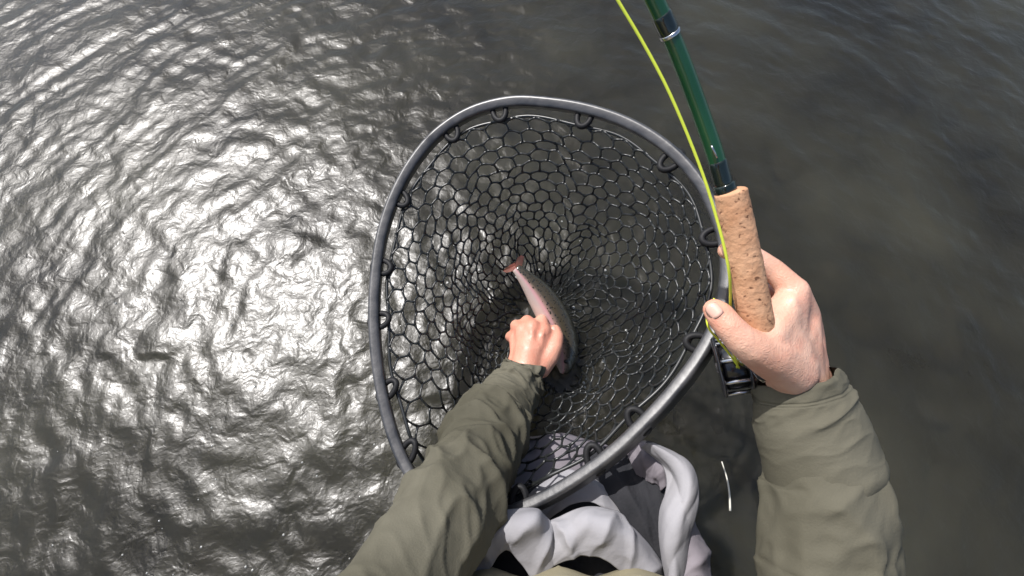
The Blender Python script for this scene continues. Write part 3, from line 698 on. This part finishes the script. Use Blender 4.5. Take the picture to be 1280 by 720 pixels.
drape('wader_fold', [[(556, 690, .50), (598, 650, .49), (640, 638, .487), (668, 640, .487), (690, 662, .49), (704, 690, .49)],
                     [(568, 712, .470), (600, 672, .455), (640, 652, .452), (668, 654, .452), (686, 682, .462), (698, 700, .474)],
                     [(575, 728, .460), (606, 688, .447), (638, 666, .444), (656, 675, .446), (674, 698, .455), (686, 714, .466)],
                     [(580, 748, .462), (608, 712, .456), (632, 685, .452), (646, 698, .455), (661, 717, .46), (672, 738, .468)]], 90, 40, M['wader'],
      ((.30, .10, .006, .1), (.62, .12, .007, -.15), (.85, .08, .005, .1)), .0018, 1.0, flat=.472, shift=.030)
drape('wader_fold', [[(668, 668, .49), (697, 648, .482), (735, 634, .478), (775, 648, .478), (806, 676, .482), (824, 708, .487), (832, 748, .49)],
                     [(682, 684, .466), (708, 664, .454), (736, 647, .446), (772, 659, .447), (802, 685, .454), (818, 716, .462), (824, 752, .468)],
                     [(688, 698, .455), (710, 680, .444), (736, 664, .437), (768, 674, .438), (794, 698, .446), (808, 725, .455), (812, 755, .462)],
                     [(688, 709, .460), (707, 700, .452), (730, 692, .448), (757, 699, .448), (776, 714, .452), (785, 732, .46), (788, 758, .47)]], 110, 40, M['wader'],
      ((.16, .07, .006, .1), (.40, .09, .007, -.12), (.60, .06, .004, .2), (.78, .09, .006, -.1)), .0018, 5.0, flat=.468, shift=.038)
drape('wader_fold', [[(646, 640, .535), (668, 612, .525), (700, 595, .516), (742, 597, .512), (772, 618, .510), (800, 650, .510), (822, 690, .508), (838, 745, .505)],
                     [(658, 645, .512), (680, 618, .502), (706, 603, .494), (742, 605, .490), (770, 625, .490), (797, 657, .490), (818, 694, .492), (832, 748, .492)],
                     [(668, 652, .500), (688, 630, .490), (712, 616, .482), (742, 616, .478), (768, 635, .478), (792, 666, .480), (812, 700, .485), (824, 748, .488)],
                     [(674, 660, .498), (694, 643, .487), (716, 630, .479), (742, 628, .475), (764, 645, .474), (787, 674, .478), (804, 708, .483), (814, 748, .488)]], 110, 36, M['wader'],
      ((.22, .06, .005, -.1), (.36, .08, .006, .15), (.58, .07, .005, -.1), (.75, .08, .006, .1)), .0018, 9.0, flat=.495, shift=.058)
drape('wader_flap', [[(800, 560, .545), (824, 582, .537), (832, 606, .527), (824, 640, .518), (824, 680, .510), (832, 745, .50)],
                     [(806, 556, .532), (836, 580, .518), (845, 607, .506), (834, 645, .497), (830, 688, .491), (836, 745, .488)],
                     [(812, 553, .528), (851, 577, .511), (863, 609, .497), (855, 650, .488), (847, 694, .484), (845, 745, .485)],
                     [(817, 553, .537), (859, 575, .522), (874, 607, .510), (870, 650, .503), (860, 694, .499), (852, 745, .496)]], 90, 34, M['wader'],
      ((.42, .22, .005, .5), (.80, .16, .004, -.3)), .0012, 13.0)
drape('wader_flap', [[(866, 652, .53), (884, 690, .52), (891, 750, .515)], [(858, 668, .508), (872, 700, .50), (878, 750, .497)], [(846, 700, .502), (852, 722, .498), (856, 750, .496)]], 40, 20, M['lilac'], ((.4, .2, .004, 0),), .002, 17.0)
drape('liner', [[(728, 572, .585), (770, 556, .585), (812, 552, .58), (842, 575, .575)], [(740, 600, .56), (775, 590, .565), (815, 590, .565), (845, 610, .555)],
                [(775, 640, .54), (800, 640, .54), (825, 640, .54), (850, 645, .535)], [(810, 720, .53), (825, 720, .53), (840, 720, .525), (860, 720, .52)]], 40, 40, M['char'], ((.3, .2, .006, .2), (.7, .2, .006, -.2)), .003, 21.0)
drape('liner_edge', [[(782, 562, .575), (806, 556, .565), (826, 572, .556), (838, 598, .545)], [(790, 580, .562), (808, 575, .553), (824, 588, .545), (832, 608, .538)], [(800, 600, .566), (812, 600, .557), (822, 604, .550), (828, 614, .543)]], 40, 24, M['lilac'], ((.35, .2, .006, .2), (.7, .2, .006, -.2)), .003, 25.0)


# pale twig adrift beside the leg
tw = catmull([(.315, -.012, .006), (.317, .008, .008), (.318, .03, .007), (.314, .055, .008)], 14)
t_ = tube('floating_twig', tw, list(np.linspace(.0016, .0008, 14)), M['twig'], None, 7)
t_['label'] = 'thin pale twig floating on dark water beside the grey waders'; t_['category'] = 'twig'

# sun sparkles modelled as pale bubbles at left, plus bubbles round the net
bm = bmesh.new()
spots = []
for k in range(70):
    x, y = random.gauss(-.42, .20), random.gauss(-.02, .14); spots.append((x, y, random.uniform(.0007, .0019)))
for k in range(60):
    a, q = random.uniform(0, 6.28), random.uniform(.05, .2); spots.append((.04+q*math.cos(a), .30+q*math.sin(a), random.uniform(.001, .003)))
for x, y, r in spots:
    bmesh.ops.create_icosphere(bm, subdivisions=2, radius=r, matrix=Matrix.Translation((x, y, water_z(x, y)+r*.2)) @ Matrix.Diagonal((1, 1, .7, 1)))
me = bpy.data.meshes.new('sparkle_bubbles'); bm.to_mesh(me); bm.free()
fb = link('sparkle_bubbles', me, mat('pale_sparkle', (0.30, 0.30, 0.28), rough=0.12, coat=0.6)); fb['kind'] = 'stuff'; fb['label'] = 'tiny pale bubbles scattered on the water, many standing in for sun sparkles'; fb['category'] = 'bubbles'
